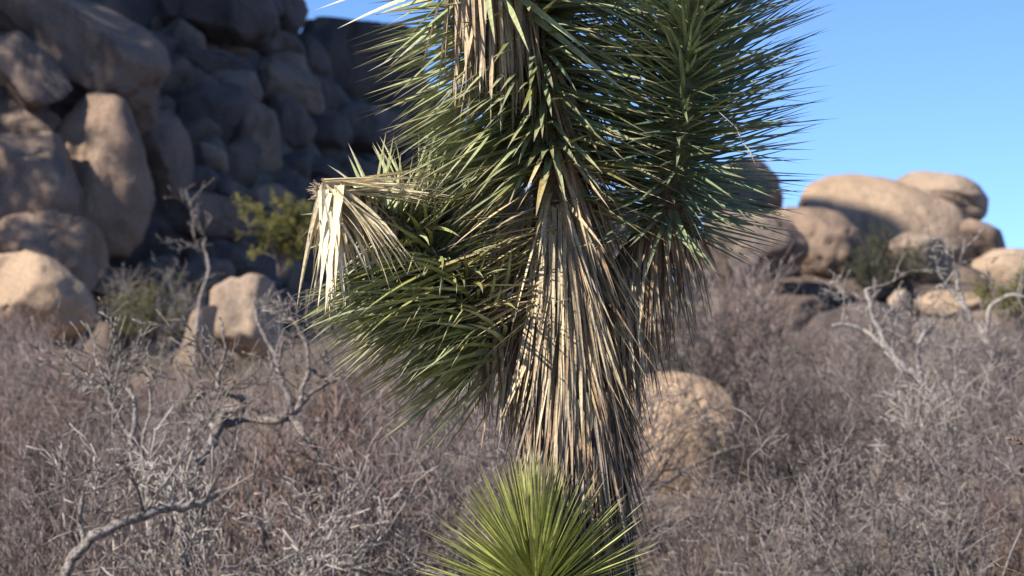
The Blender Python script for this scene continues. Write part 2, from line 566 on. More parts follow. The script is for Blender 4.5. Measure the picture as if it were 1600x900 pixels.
# ------------------------------------------------------------------ branches and shrubs
class MB:
    def __init__(s):
        s.v, s.f, s.c = [], [], []

    def tube(s, pts, rads, cols, sides=4):
        if len(pts) < 2: return
        b0 = len(s.v)
        t = (pts[1] - pts[0]).normalized()
        a = t.orthogonal().normalized()
        for i, p in enumerate(pts):
            if i:
                t = (pts[min(i + 1, len(pts) - 1)] - pts[i - 1]).normalized()
            a = (a - t * a.dot(t))
            a = a.normalized() if a.length > 1e-6 else t.orthogonal().normalized()
            b = t.cross(a)
            for k in range(sides):
                an = 2 * math.pi * k / sides
                s.v.append(p + (a * math.cos(an) + b * math.sin(an)) * rads[i])
                s.c.append(cols[i])
        for i in range(len(pts) - 1):
            for k in range(sides):
                k2 = (k + 1) % sides
                s.f.append((b0 + i * sides + k, b0 + i * sides + k2, b0 + (i + 1) * sides + k2, b0 + (i + 1) * sides + k))
        n = len(pts) - 1
        s.f.append(tuple(b0 + n * sides + k for k in range(sides)))
        s.f.append(tuple(b0 + k for k in reversed(range(sides))))

    def leafy(s, p, d, n, L, W, col):
        sd_ = d.cross(n).normalized()
        b0 = len(s.v)
        s.v += [p, p + d * L * 0.5 + sd_ * W, p + d * L, p + d * L * 0.5 - sd_ * W, p + d * L * 0.5 + n * W * 0.5]
        s.c += [col] * 5
        s.f += [(b0, b0 + 1, b0 + 4), (b0 + 1, b0 + 2, b0 + 4), (b0 + 2, b0 + 3, b0 + 4), (b0 + 3, b0, b0 + 4)]

    def mesh(s, name, mat, smooth=True):
        me = bpy.data.meshes.new(name)
        me.from_pydata([tuple(p) for p in s.v], [], s.f)
        ca = me.color_attributes.new('col', 'FLOAT_COLOR', 'POINT')
        buf = []
        for c in s.c:
            buf += (c[0], c[1], c[2], 1.0)
        ca.data.foreach_set('color', buf)
        if smooth:
            me.polygons.foreach_set('use_smooth', [True] * len(me.polygons))
        me.materials.append(mat)
        return me


def rvec(rnd):
    return Vector((rnd.gauss(0, 1), rnd.gauss(0, 1), rnd.gauss(0, 1))).normalized()


def grow(mb, rnd, p, d, L, r, lev, P, lmb=None):
    n = max(2, int(P['seg'][lev]))
    pts, rads, cols = [p.copy()], [r], []
    c0 = P['cols'][rnd.randrange(len(P['cols']))]
    sh = rnd.uniform(0.75, 1.2)
    col = tuple(x * sh for x in c0)
    dd = d.copy()
    kids = []
    for i in range(n):
        dd = (dd + rvec(rnd) * P['wob'][lev] + Vector((0, 0, P['lift'][lev]))).normalized()
        p = p + dd * (L / n)
        pts.append(p.copy())
        rads.append(max(P['rmin'], r * (1 - 0.75 * (i + 1) / n)))
        kids.append((p.copy(), dd.copy(), rads[-1]))
    cols = [col] * len(pts)
    mb.tube(pts, rads, cols, 5 if lev == 0 else 3)
    if lev + 1 < P['levels']:
        for k in range(P['kids'][lev]):
            i = min(len(kids) - 1, int(len(kids) * rnd.uniform(P.get('kid0', 0.15), 1.0)))
            q, qd, qr = kids[i]
            nd = (qd + rvec(rnd) * P['spread'][lev]).normalized()
            grow(mb, rnd, q, nd, L * rnd.uniform(*P['ratio']), max(P['rmin'], qr * 0.75), lev + 1, P, lmb)
    if lmb is not None and lev >= P['levels'] - 2:
        for k in range(P['leaves']):
            q, qd, qr = kids[rnd.randrange(len(kids))]
            lc = P['lcols'][rnd.randrange(len(P['lcols']))]
            s2 = rnd.uniform(0.7, 1.3)
            dl = (qd + rvec(rnd) * 1.1).normalized()
            lmb.leafy(q, dl, dl.cross(rvec(rnd)).normalized(), P['lsize'] * rnd.uniform(0.6, 1.3), P['lsize'] * 0.22, tuple(x * s2 for x in lc))


GREYS = [(0.24, 0.208, 0.19), (0.30, 0.268, 0.245), (0.165, 0.142, 0.132), (0.22, 0.18, 0.168)]
PINKS = [(0.23, 0.18, 0.168), (0.28, 0.225, 0.21), (0.145, 0.118, 0.112), (0.31, 0.262, 0.242)]
WHITES = [(0.36, 0.318, 0.285), (0.30, 0.26, 0.235), (0.40, 0.355, 0.32)]
RUST = [(0.20, 0.132, 0.108), (0.165, 0.12, 0.104), (0.24, 0.172, 0.142)]
DUSK = [(0.07, 0.058, 0.054), (0.10, 0.083, 0.076), (0.15, 0.125, 0.115)]  # twig colours that put the shaded gaps of the thicket into the wood
OLIVE = [(0.13, 0.125, 0.04), (0.17, 0.155, 0.05), (0.10, 0.105, 0.035)]
DGREEN = [(0.05, 0.065, 0.03), (0.07, 0.08, 0.035), (0.04, 0.05, 0.025)]

ERECT = dict(levels=4, seg=(7, 5, 4, 3), wob=(0.16, 0.2, 0.25, 0.3), lift=(0.05, 0.10, 0.1, 0.05), kids=(5, 4, 2),
             spread=(0.55, 0.6, 0.7), ratio=(0.4, 0.65), rmin=0.0027, cols=PINKS, stems=12, L=(0.75, 1.15), r=0.014, out=0.5)
TANGLE = dict(levels=4, seg=(7, 5, 4, 3), wob=(0.22, 0.22, 0.22, 0.25), lift=(0.03, 0.05, 0.04, 0.0), kids=(6, 4, 3),
              spread=(0.9, 0.9, 0.9), ratio=(0.4, 0.65), rmin=0.0024, cols=GREYS, stems=10, L=(0.65, 1.0), r=0.017, out=0.95)
CROOKED = dict(levels=4, seg=(8, 6, 4, 3), wob=(0.28, 0.3, 0.3, 0.3), lift=(0.05, 0.05, 0.04, 0.0), kids=(6, 5, 3),
               spread=(0.85, 0.9, 0.9), ratio=(0.4, 0.62), rmin=0.0048, cols=WHITES, stems=7, L=(0.9, 1.35), r=0.024, out=0.7)
RUSTY = dict(ERECT, cols=RUST, stems=11, L=(0.5, 0.8), out=0.6, kids=(6, 5, 3))
DUSKY = dict(TANGLE, cols=DUSK)
LEAFY = dict(levels=4, seg=(6, 4, 3, 3), wob=(0.2, 0.25, 0.3, 0.3), lift=(0.06, 0.06, 0.05, 0.0), kids=(6, 5, 3),
             spread=(0.7, 0.75, 0.8), ratio=(0.4, 0.6), rmin=0.003, cols=GREYS, stems=9, L=(0.7, 1.1), r=0.02, out=0.7,
             leaves=5, lcols=OLIVE, lsize=0.05)


def make_shrub(name, P, seed):
    rnd = random.Random(seed)
    root = empty(name, (0, 0, 0))
    for k in range(P['stems']):
        mb = MB()
        lmb = MB() if 'leaves' in P else None
        an = rnd.uniform(0, 2 * math.pi)
        rad = Vector((math.cos(an), math.sin(an), 0))
        d = (Vector((0, 0, 1)) + rad * rnd.uniform(0.15, 1.0) * P['out']).normalized()
        L = rnd.uniform(*P['L'])
        grow(mb, rnd, rad * rnd.uniform(0.0, 0.07) - Vector((0, 0, 0.06)), d, L, P['r'] * rnd.uniform(0.7, 1.3), 0, P, lmb)
        st = link('stem', mb.mesh('stem', M_TWIG), root)
        if lmb is not None:
            tag(link('foliage', lmb.mesh('foliage', M_SHRUB_LEAF), st), kind='stuff')
    return root


def copy_tree(o, parent=None):
    c = o.copy()
    COL.objects.link(c)
    if parent is not None:
        c.parent = parent
    for ch in o.children:
        copy_tree(ch, c)
    return c


USED = set()


def put(proto, x, y, s, rz, label, cat, group=None, z=None):
    o = proto if proto.name not in USED else copy_tree(proto)
    USED.add(proto.name)
    o.location = (x, y, height(x, y) if z is None else z)
    o.rotation_euler = (0, 0, rz)
    o.scale = (s, s, s)
    tag(o, label, cat, group)
    return o


protos = {
    'erect': [make_shrub('bare_shrub', ERECT, s) for s in (1, 2, 3, 4)],
    'tangle': [make_shrub('bare_shrub', TANGLE, s) for s in (11, 12, 13)],
    'crooked': [make_shrub('bare_shrub', CROOKED, s) for s in (21, 22, 23)],
    'rusty': [make_shrub('dry_shrub', RUSTY, s) for s in (31, 32)],
    'dusky': [make_shrub('bare_shrub', DUSKY, s) for s in (41,)],
    'leafy': [make_shrub('green_shrub', LEAFY, s) for s in (51, 52)],
    'bright': [make_shrub('green_shrub', dict(LEAFY, lcols=[(0.20, 0.19, 0.05), (0.25, 0.23, 0.07), (0.16, 0.16, 0.045)], leaves=11, lsize=0.06, out=0.5), s) for s in (56, 57)],
    'dark': [make_shrub('green_shrub', dict(LEAFY, lcols=DGREEN, leaves=7), s) for s in (61,)],
}
LBL = {
    'erect': ('bare shrub of thin upright pinkish twigs', 'upright twiggy shrubs of the thicket'),
    'tangle': ('bare shrub of tangled grey twigs', 'tangled twiggy shrubs of the thicket'),
    'crooked': ('bare shrub with pale crooked branches', 'pale crooked shrubs of the thicket'),
    'dusky': ('bare shrub of twigs coloured dark as shade', 'shade-coloured twiggy shrubs of the thicket'),
    'rusty': ('dry shrub of rust-brown twigs', 'rust-brown shrubs of the thicket'),
}


def shrub(kind, px, Y, top_py, s=None):
    """a shrub rooted on the ground at distance Y, its top reaching about top_py"""
    x = at(px, 450, Y).x
    zt = at(px, top_py, Y).z
    g = height(x, Y)
    hgt = {'erect': 1.3, 'tangle': 1.05, 'crooked': 1.45, 'rusty': 0.95, 'dusky': 1.05}[kind]
    s = s or max(0.36, min(1.9, (zt - g) / hgt))
    pr = rs.choice(protos[kind])
    size = 'tall' if s * hgt > 1.35 else 'low' if s * hgt < 0.95 else 'middling'
    put(pr, x, Y, s, rs.uniform(0, 6.28), size + ' ' + LBL[kind][0] + ' ' + where(px, Y), 'shrub', LBL[kind][1])


LANDMARKS = [('the arched grey branch', 200, 8.5), ('the crooked dead tree', 330, 8.8), ('the pale dead sapling', 200, 9.3),
             ('the slender dead tree', 430, 13.5), ('the thatched trunk', 905, 6.5), ('the lime-green rosette', 820, 5.3),
             ('the low sandy boulder', 1060, 13.2), ('the slanting dark branch', 1110, 12.3), ('the pale forked snag', 1440, 14),
             ('the knob-forked snag', 1560, 14.5), ('the pointed sunlit slab', 290, 22.3), ('the bluish dark rock', 172, 22.6),
             ('the low boulder with sunlit crown', 40, 25), ('the pale flat-topped block', 366, 23.5), ('the rust-brown bush', 1320, 15.5),
             ('the reddish dry bush', 120, 13.2), ('the broad dark boulder', 1395, 27), ('the drooping left branch', 640, 6.5),
             ('the dark twig tips', 1600, 6.0), ('the overhanging grey-topped boulder', 1262, 30), ('the wide brown boulder', 1130, 33)]


def where(px, Y):
    n, lx, ly = min(LANDMARKS, key=lambda l: ((l[1] - px) / 90) ** 2 + ((l[2] - Y) / 2.5) ** 2)
    return ('behind ' if Y > ly + 0.8 else 'in front of ' if Y < ly - 0.8 else 'beside ') + n


rs = random.Random(17)
# thicket, left half: mostly upright pinkish twigs
for Y, n, t0, t1 in ((9.2, 6, 700, 800), (10.4, 7, 620, 730), (11.8, 8, 590, 690), (13.4, 9, 570, 650), (15.3, 10, 545, 620), (17.6, 10, 540, 590)):
    for i in range(n):
        px = -60 + 900 * (i + rs.uniform(0.1, 0.9)) / n
        k = rs.choices(['erect', 'tangle', 'crooked', 'dusky', 'rusty'], (6, 3, 1.0, 2.6, 0.4))[0]
        tp = rs.uniform(t0, t1)
        if 120 < px < 480:
            if Y > 14: continue
            tp = max(tp, rs.uniform(630, 700))
        shrub(k, px, Y + rs.uniform(-0.5, 0.5), tp)
# right half: pale tangled twigs, higher against the rocks
for Y, n, t0, t1 in ((9.6, 6, 720, 830), (11.0, 7, 610, 760), (12.6, 7, 560, 660), (14.6, 8, 500, 600), (17.0, 9, 450, 540), (20, 9, 440, 520)):
    for i in range(n):
        px = 840 + 840 * (i + rs.uniform(0.1, 0.9)) / n
        k = rs.choices(['erect', 'tangle', 'crooked', 'dusky', 'rusty'], (2.5, 5, 2.2, 2.2, 0.35))[0]
        tp = rs.uniform(t0, t1)
        if px > 1230 and Y > 11: tp = max(tp, rs.uniform(520, 600))
        if px > 1230 and Y > 15 and rs.random() < 0.65: continue
        if 975 < px < 1160 and Y < 14.9:
            if Y > 10.5: continue
            tp = max(tp, 800)
        if px < 1235 and Y > 16: tp = rs.uniform(385, 480)
        shrub(k, px, Y + rs.uniform(-0.6, 0.6), tp)
# unseen leafy shrubs added on the near crest so their shade dapples the boulders
for i, (x, y, sc_) in enumerate(((-10.6, 23.2, 2.0), (-9.6, 22.6, 1.7), (-11.8, 24.0, 2.2))):
    put(protos['leafy'][i % 2], x, y, sc_, i * 1.3, 'unseen big leafy shrub added on the near crest for dappled shade', 'shrub', 'added crest shrubs for dappled shade')
# single shrubs one can name
for kind, px, Y, py_bot, s, lab, nm in (
        ('bright', 440, 27, 428, 0.52, 'yellow-green leafy shrub growing between dark boulders', 'shrub'),
        ('leafy', 212, 22.5, 560, 0.42, 'olive leafy shrub beside the bluish rock in the scrub', 'shrub'),
        ('bright', 1592, 34, 530, 0.55, 'yellow-green leafy shrub beside the sunlit outcrop', 'shrub'),
        ('dark', 1362, 36.5, 470, 0.6, 'dark green shrub rooted in the crevice below the great dome', 'shrub'),
        ('dark', 1412, 37, 472, 0.5, 'small dark green shrub next to the jutting tan knob', 'shrub'),
        ('tangle', 250, 24, 520, 0.7, 'grey twiggy shrub in the hollow under the bolster-shaped boulder', 'shrub'),
        ('rusty', 1188, 19, 560, 0.8, 'rust-brown dry shrub behind the pale twigs near the outcrop', 'shrub'),
        ('rusty', 1320, 15.5, 640, 0.6, 'rust-brown dry bush in the middle of the grey twigs', 'shrub'),
        ('rusty', 120, 13.2, 800, 0.75, 'reddish dry bush glowing among the grey twigs', 'shrub'),
):
    p = at(px, py_bot, Y)
    put(rs.choice(protos[kind]), p.x, Y, s, rs.uniform(0, 6), lab, nm, z=p.z if 'leaf' in lab or 'green' in lab else None)


for grp in protos.values():
    for pr in grp:
        if pr.name not in USED:
            for ch in list(pr.children_recursive):
                bpy.data.objects.remove(ch)
            bpy.data.objects.remove(pr)


# dead snag with crooked branches, and the arched log
def snag(name, label, cat, Y, branches, col):
    P0 = [at(px, py, Y + dy) for px, py, dy in branches[0][0]]
    base = P0[0].copy()
    base.z = height(base.x, base.y)
    root = empty(name, base)
    rnd = random.Random(len(branches) * 7)
    for pts, r0, r1, nm in branches:
        P = [at(px, py, Y + dy) - base for px, py, dy in pts]
        # smooth with catmull-rom and add crooked wobble
        Q = []
        for i in range(len(P) - 1):
            a, b, c, d = P[max(0, i - 1)], P[i], P[i + 1], P[min(len(P) - 1, i + 2)]
            for k in range(5):
                t = k / 5
                q = 0.5 * ((2 * b) + (c - a) * t + (2 * a - 5 * b + 4 * c - d) * t * t + (3 * b - a - 3 * c + d) * t ** 3)
                Q.append(q + rvec(rnd) * r0 * 0.28)
        Q.append(P[-1])
        n = len(Q)
        mb = MB()
        rad = [lerp(r0, r1, i / (n - 1)) * rnd.uniform(0.85, 1.2) for i in range(n)]
        cs = [tuple(x * k for x in col) for k in [rnd.uniform(0.75, 1.2) for _ in range(n)]]
        mb.tube(Q, [x * 0.82 for x in rad], cs, 8)
        if nm != 'trunk':
            for k in range(4):
                i = rnd.randrange(n // 3, n)
                grow(mb, rnd, Q[i], (rvec(rnd) + Vector((0, 0, 0.6))).normalized(), rnd.uniform(0.1, 0.3), r1 * 0.6, 1,
                     dict(TANGLE, cols=[col]), None)
        link(nm, mb.mesh(nm, M_BARK), root)
    tag(root, label, cat)
    return root


snag('dead_tree', 'crooked dead tree with bent grey limbs rising out of the thicket', 'tree', 9.6, [
    ([(280, 960, 0), (284, 860, 0), (288, 790, 0), (302, 745, 0), (330, 690, 0.05), (352, 638, 0.1)], 0.027, 0.018, 'trunk'),
    ([(352, 638, 0.1), (378, 640, 0.0), (376, 622, -0.05), (350, 614, -0.1), (341, 592, -0.1), (352, 548, -0.05), (343, 496, 0)], 0.017, 0.005, 'limb'),
    ([(350, 662, 0.1), (395, 655, 0.15), (455, 652, 0.1), (472, 610, 0.1), (482, 556, 0.1), (462, 506, 0.1), (440, 500, 0.1)], 0.017, 0.006, 'limb'),
    ([(455, 652, 0.1), (482, 690, 0.0), (515, 730, 0), (545, 752, 0)], 0.018, 0.007, 'limb'),
    ([(455, 650, 0.1), (490, 612, 0.2), (540, 586, 0.2)], 0.012, 0.006, 'limb'),
    ([(340, 670, 0.1), (300, 640, 0.2), (318, 612, 0.25), (330, 625, 0.25)], 0.012, 0.005, 'limb'),
], (0.27, 0.23, 0.205))
snag('fallen_branch', 'thick arched grey branch bowing out of the thicket', 'branch', 8.5, [
    ([(96, 940, 0), (104, 895, 0), (132, 850, 0), (190, 816, 0.05), (250, 796, 0.1), (300, 790, 0.15), (340, 770, 0.2)], 0.024, 0.012, 'limb'),
    ([(132, 850, 0), (124, 800, 0), (130, 770, 0)], 0.012, 0.005, 'limb'),
], (0.30, 0.262, 0.235))
snag('dead_tree', 'pale dead sapling forking upward in front of the scrub', 'tree', 9.3, [
    ([(240, 900, 0), (236, 820, 0), (226, 740, 0), (205, 690, 0), (180, 640, 0), (165, 600, 0), (150, 560, 0)], 0.016, 0.005, 'limb'),
    ([(205, 690, 0), (212, 640, 0), (196, 604, 0.05), (150, 606, 0.1)], 0.012, 0.005, 'limb'),
    ([(226, 740, 0), (222, 690, 0), (235, 640, 0), (232, 590, 0)], 0.010, 0.004, 'limb'),
], (0.31, 0.275, 0.25))
snag('dead_tree', 'slender dead tree with a bent tip beside the pale sunlit block', 'tree', 13.5, [
    ([(455, 640, 0), (440, 590, 0), (425, 545, 0), (405, 510, 0), (396, 470, 0)], 0.018, 0.006, 'limb'),
], (0.36, 0.31, 0.28))
snag('dead_tree', 'thin snag with a twisted top in front of the dark hollow', 'tree', 19, [
    ([(300, 620, 0), (305, 540, 0), (312, 470, 0), (326, 420, 0), (318, 385, 0), (322, 372, 0)], 0.016, 0.008, 'limb'),
], (0.36, 0.31, 0.28))
snag('dead_tree', 'pale forked snag reaching up in front of the broad shaded boulder', 'tree', 14, [
    ([(1490, 760, 0), (1480, 660, 0), (1440, 600, 0), (1400, 560, 0), (1372, 510, 0), (1352, 452, 0)], 0.032, 0.011, 'limb'),
    ([(1400, 560, 0), (1350, 515, 0.1), (1300, 508, 0.1)], 0.019, 0.009, 'limb'),
    ([(1440, 600, 0), (1436, 540, 0), (1462, 500, 0)], 0.017, 0.009, 'limb'),
], (0.44, 0.395, 0.355))
snag('dead_tree', 'pale snag with a knobbed fork beside the yellow-green shrub', 'tree', 14.5, [
    ([(1600, 690, 0), (1572, 600, 0), (1540, 530, 0), (1505, 475, 0), (1496, 425, 0)], 0.032, 0.012, 'limb'),
    ([(1505, 475, 0), (1480, 450, 0), (1462, 448, 0)], 0.017, 0.009, 'limb'),
    ([(1540, 530, 0), (1548, 480, 0), (1580, 462, 0), (1612, 468, 0)], 0.017, 0.010, 'limb'),
], (0.44, 0.395, 0.355))
snag('fallen_branch', 'long dark branch slanting through the grey twigs behind the trunk', 'branch', 12.3, [
    ([(960, 800, 0), (1010, 772, 0), (1070, 735, 0), (1130, 705, 0), (1200, 690, 0), (1260, 662, 0)], 0.016, 0.006, 'limb'),
], (0.17, 0.145, 0.13))

# dry grass between the shrubs: nobody could count it
gm = MB()
rg = random.Random(5)
for i in range(5000):
    Y = rg.uniform(8.5, 24)
    x = at(rg.uniform(-80, 1680), 450, Y).x
    z = height(x, Y)
    c = rg.choice([(0.22, 0.185, 0.135), (0.18, 0.15, 0.115), (0.15, 0.122, 0.10), (0.14, 0.125, 0.08)])
    tuft = Vector((x, Y, z - 0.01))
    for k in range(4):
        d = (Vector((rg.gauss(0, 0.35), rg.gauss(0, 0.35), 1))).normalized()
        L = rg.uniform(0.08, 0.26)
        b0 = len(gm.v)
        sdv = d.cross(Vector((rg.gauss(0, 1), rg.gauss(0, 1), 0))).normalized() * 0.0022
        bend = Vector((rg.gauss(0, 0.3), rg.gauss(0, 0.3), -0.1)) * L
        gm.v += [tuft + sdv, tuft - sdv, tuft + d * L * 0.6 + sdv * 0.7, tuft + d * L * 0.6 - sdv * 0.7, tuft + d * L + bend]
        gm.c += [c] * 5
        gm.f += [(b0, b0 + 1, b0 + 3, b0 + 2), (b0 + 2, b0 + 3, b0 + 4)]
tag(link('dry_grass', gm.mesh('dry_grass', M_TWIG, False)), 'dry straw-coloured grass on the ground between the shrubs', 'grass', kind='stuff')

# ------------------------------------------------------------------ the joshua tree
TY = 5.5
tb = at(905, 900, TY)
TREE = Vector((tb.x, TY, height(tb.x, TY)))
tree = empty('joshua_tree', TREE)
tag(tree, 'shaggy joshua tree with spiky green rosettes and a straw thatch of dead leaves', 'tree')


def T(px, py, dy=0.0):
    return at(px, py, TY + dy) - TREE


LEAVES = []      # (parent, name, verts, faces, cols, score)
rt = random.Random(99)
GLAUC = [(0.33, 0.36, 0.175), (0.37, 0.395, 0.19), (0.29, 0.33, 0.165)]
DEEP = [(0.265, 0.315, 0.17), (0.30, 0.345, 0.18), (0.235, 0.29, 0.165)]
LIME = [(0.33, 0.35, 0.095), (0.37, 0.385, 0.115), (0.29, 0.32, 0.09)]
OLV = [(0.25, 0.262, 0.085), (0.29, 0.292, 0.095), (0.21, 0.228, 0.08)]
YELLOWED = [(0.36, 0.32, 0.13), (0.30, 0.29, 0.12), (0.42, 0.33, 0.15)]
STRAW = [(0.54, 0.42, 0.25), (0.60, 0.48, 0.30), (0.46, 0.345, 0.20), (0.50, 0.41, 0.27)]
BROWN = [(0.37, 0.255, 0.15), (0.31, 0.205, 0.12), (0.43, 0.31, 0.185)]
GREYTH = [(0.26, 0.205, 0.165), (0.20, 0.16, 0.135), (0.34, 0.28, 0.225), (0.17, 0.13, 0.11)]
CREAM = [(0.74, 0.64, 0.44), (0.68, 0.57, 0.38), (0.78, 0.70, 0.52)]


def leaf(parent, name, base, d, L, W, col, bend=0.0, up=None, tip=None, kink=None, n=5, curl=None, speck=0.0):
    """one dagger leaf: diamond section, tapering to a spine"""
    up = up or Vector((0, 0, 1))
    d = d.normalized()
    sh = rt.uniform(0.82, 1.15)
    col = tuple(c * sh for c in col)
    tip = tip or (0.16, 0.11, 0.08)
    vs, cs, fs = [], [], []
    p = base.copy()
    side = d.cross(up)
    side = side.normalized() if side.length > 1e-3 else d.orthogonal().normalized()
    tw = rt.gauss(0, 0.25)
    side = Quaternion(d, tw) @ side
    wob = rvec(rt) * 0.05
    for i in range(n + 1):
        t = i / n
        if i:
            d = (d + Vector((0, 0, -1)) * (bend * (0.4 + t) / n) + (curl or Vector()) / n + wob / n).normalized()
            if kink and abs(t - kink[0]) < 0.5 / n:
                d = (d + kink[1]).normalized()
            p = p + d * (L / n)
        s2 = (side - d * side.dot(d)).normalized()
        nn = s2.cross(d)
        wd = W * (1.0 - t ** 1.7) ** 0.95 * (1.15 if i == 0 else 1.0) * 0.46 + 0.0003
        th = wd * 0.3
        if i == n:
            vs.append(p.copy())
            cs.append(tip)
        else:
            # upper middle is sunk: a shallow gutter
            vs += [p + s2 * wd + nn * th * 0.8, p + nn * th * 0.1, p - s2 * wd + nn * th * 0.8, p - nn * th * 1.1]
            f = max(0.0, (t - 0.72) / 0.28) * 0.75
            cc = tuple(lerp(a, b, f) for a, b in zip(col, tip))
            if i == 0:
                cc = tuple(lerp(a, b, 0.35) for a, b in zip(col, (0.5, 0.45, 0.25)))
            if speck and rt.random() < speck:
                cc = tuple(c * 0.5 for c in cc)
            cs += [cc] * 4
    for i in range(n - 1):
        for k in range(4):
            a, b = i * 4 + k, i * 4 + (k + 1) % 4
            fs.append((a, b, b + 4, a + 4))
    o = (n - 1) * 4
    for k in range(4):
        fs.append((o + k, o + (k + 1) % 4, n * 4))
    fs.append((3, 2, 1, 0))
    # how large it shows: projected length, in frame, nearest to the camera
    pa, pb = to_px(vs[1] + TREE), to_px(p + TREE)
    mx, my = (pa[0] + pb[0]) / 2, (pa[1] + pb[1]) / 2
    ln = math.hypot(pa[0] - pb[0], pa[1] - pb[1])
    inside = 0 < mx < 1600 and 8 < my < 892
    depth = (pa[2] + pb[2]) / 2
    LEAVES.append((parent, name, vs, fs, cs, (ln * W * 100 if inside else -1e6) - (depth - 5.2) * 900))


def path_point(path, s):
    seg = [(path[i + 1] - path[i]).length for i in range(len(path) - 1)]
    tot = sum(seg) * s
    for i, l in enumerate(seg):
        if tot <= l or i == len(seg) - 1:
            u = tot / l
            return path[i].lerp(path[i + 1], u), (path[i + 1] - path[i]).normalized()
        tot -= l


def stem(name, path, r0, r1, mat=None, parent=None, label=None, sides=14):
    mb = MB()
    n = 26
    P, Rr, C = [], [], []
    for i in range(n + 1):
        q, _ = path_point(path, i / n)
        P.append(q)
        Rr.append(lerp(r0, r1, i / n) * (1 + 0.08 * noise.noise(q * 14)))
        k = 0.8 + 0.4 * abs(noise.noise(q * 30))
        C.append((0.20 * k, 0.145 * k, 0.10 * k) if name != 'leaf_rosette' or i < 5 or r1 < 0.01 else (0.27 * k, 0.29 * k, 0.14 * k))
    mb.tube(P, Rr, C, sides)
    o = link(name, mb.mesh(name, M_DEAD), parent or tree)
    if label: o['label'] = label
    return o


GA = math.pi * (3 - math.sqrt(5))


def rosette(parent, path, N_, theta, L, W, cols, bend, r, name='leaf', s0=0.0, s1=1.0, jit=0.10, mask=None, tipc=None,
            curl=None, n=5, phase=0.0, speck=0.0):
    for i in range(N_):
        s = s0 + (s1 - s0) * (i + rt.random()) / N_
        u = (s - s0) / (s1 - s0)
        q, ax = path_point(path, s)
        e1 = ax.orthogonal().normalized()
        e2 = ax.cross(e1)
        a = i * GA + phase + rt.gauss(0, 0.1)
        rad = e1 * math.cos(a) + e2 * math.sin(a)
        th = R(curve_pts(theta, u)) + rt.gauss(0, jit)
        d = ax * math.cos(th) + rad * math.sin(th)
        if mask and not mask(q, d, u): continue
        LL = (curve_pts(L, u) if isinstance(L, list) else L) * rt.uniform(0.86, 1.1)
        WW = W * rt.uniform(0.8, 1.15)
        bb = (curve_pts(bend, u) if isinstance(bend, list) else bend) + rt.gauss(0, 0.06)
        if d.z > 0.1: bb *= 0.4
        rr_ = curve_pts(r, u) if isinstance(r, list) else r
        c = cols(u) if callable(cols) else rt.choice(cols)
        leaf(parent, name, q + rad * rr_, d, LL, WW, c, bb, up=ax, tip=tipc, curl=curl, n=n, speck=speck)


# --- trunk
trunk_path = [Vector((0.0, 0, -0.05)), T(912, 1300), T(905, 1000), T(903, 820), T(900, 660), T(888, 500), T(876, 380), T(870, 320)]
trunk = stem('trunk', trunk_path, 0.085, 0.05)
# --- main crown stem D
pD = [T(870, 330), T(862, 240), T(844, 120), T(822, 0), T(800, -170)]
D = stem('leaf_rosette', pD, 0.045, 0.032, label='drooping upper rosette of pale green leaves')
# --- upper left front branch D2
pD2 = [T(838, 60, -0.03), T(790, -20, -0.12), T(728, -80, -0.2), T(690, -150, -0.24)]
D2 = stem('leaf_rosette', pD2, 0.038, 0.028, label='upper rosette with a skirt of hanging dry leaves')
# --- left drooping branch E
pE = [T(850, 610, 0.02), T(790, 545, 0.05), T(720, 455, 0.07), T(650, 370, 0.05), T(575, 318, -0.01), T(510, 298, -0.07)]
E = stem('leaf_rosette', pE, 0.045, 0.007, label='left branch with olive leaves and a bleached dead tip')
# --- right branch Rr
pRb = [T(920, 600, 0.02), T(950, 500, 0.04), T(1000, 410, 0.06), T(1040, 345, 0.05)]
Rb = stem('branch', pRb, 0.055, 0.042)
pR = [T(1038, 350, 0.05), T(1056, 270, 0.01), T(1070, 130, -0.07), T(1080, 0, -0.14), T(1086, -110, -0.2)]
RR = stem('leaf_rosette', pR, 0.04, 0.026, label='dark green rosette on the shaded side of the trunk')
# --- low front rosette G
pGb = [T(905, 1080, -0.02), T(868, 1010, -0.07), T(846, 965, -0.11)]
Gb = stem('branch', pGb, 0.05, 0.035)
pG = [T(846, 975, -0.11), T(840, 930, -0.125), T(836, 880, -0.14)]
Gs = stem('leaf_rosette', pG, 0.034, 0.018, label='bright lime-green rosette in front of the lower trunk')

# green leaves
rosette(D, pD, 520, [(0, 104), (0.25, 106), (0.5, 106), (0.8, 96), (1, 78)], [(0, 0.25), (0.3, 0.30), (1, 0.31)], 0.0165,
        lambda u: rt.choice(GLAUC if rt.random() < 0.8 else OLV) if u > 0.06 else rt.choice(YELLOWED + OLV), 0.10, 0.035, s0=0.13, s1=0.74, jit=0.14,
        tipc=(0.30, 0.24, 0.19))
rosette(D, pD, 400, [(0, 104), (0.5, 110), (1, 100)], [(0, 0.27), (0.4, 0.31), (1, 0.32)], 0.0165, GLAUC, 0.08, 0.035, s0=0.13, s1=0.70, jit=0.12,
        tipc=(0.30, 0.24, 0.19), mask=lambda q, d, u: d.x < -0.35, phase=1.0)
rosette(D, pD, 60, [(0, 110), (1, 118)], 0.24, 0.010, YELLOWED + STRAW, 0.18, 0.045, 'dead_leaf', 0.0, 0.25, jit=0.18)
rosette(D2, pD2, 120, [(0, 112), (0.4, 92), (1, 62)], 0.28, 0.015, GLAUC, 0.12, 0.03, s0=0.1, jit=0.14, tipc=(0.30, 0.24, 0.19),
        mask=lambda q, d, u: d.z > -0.62)
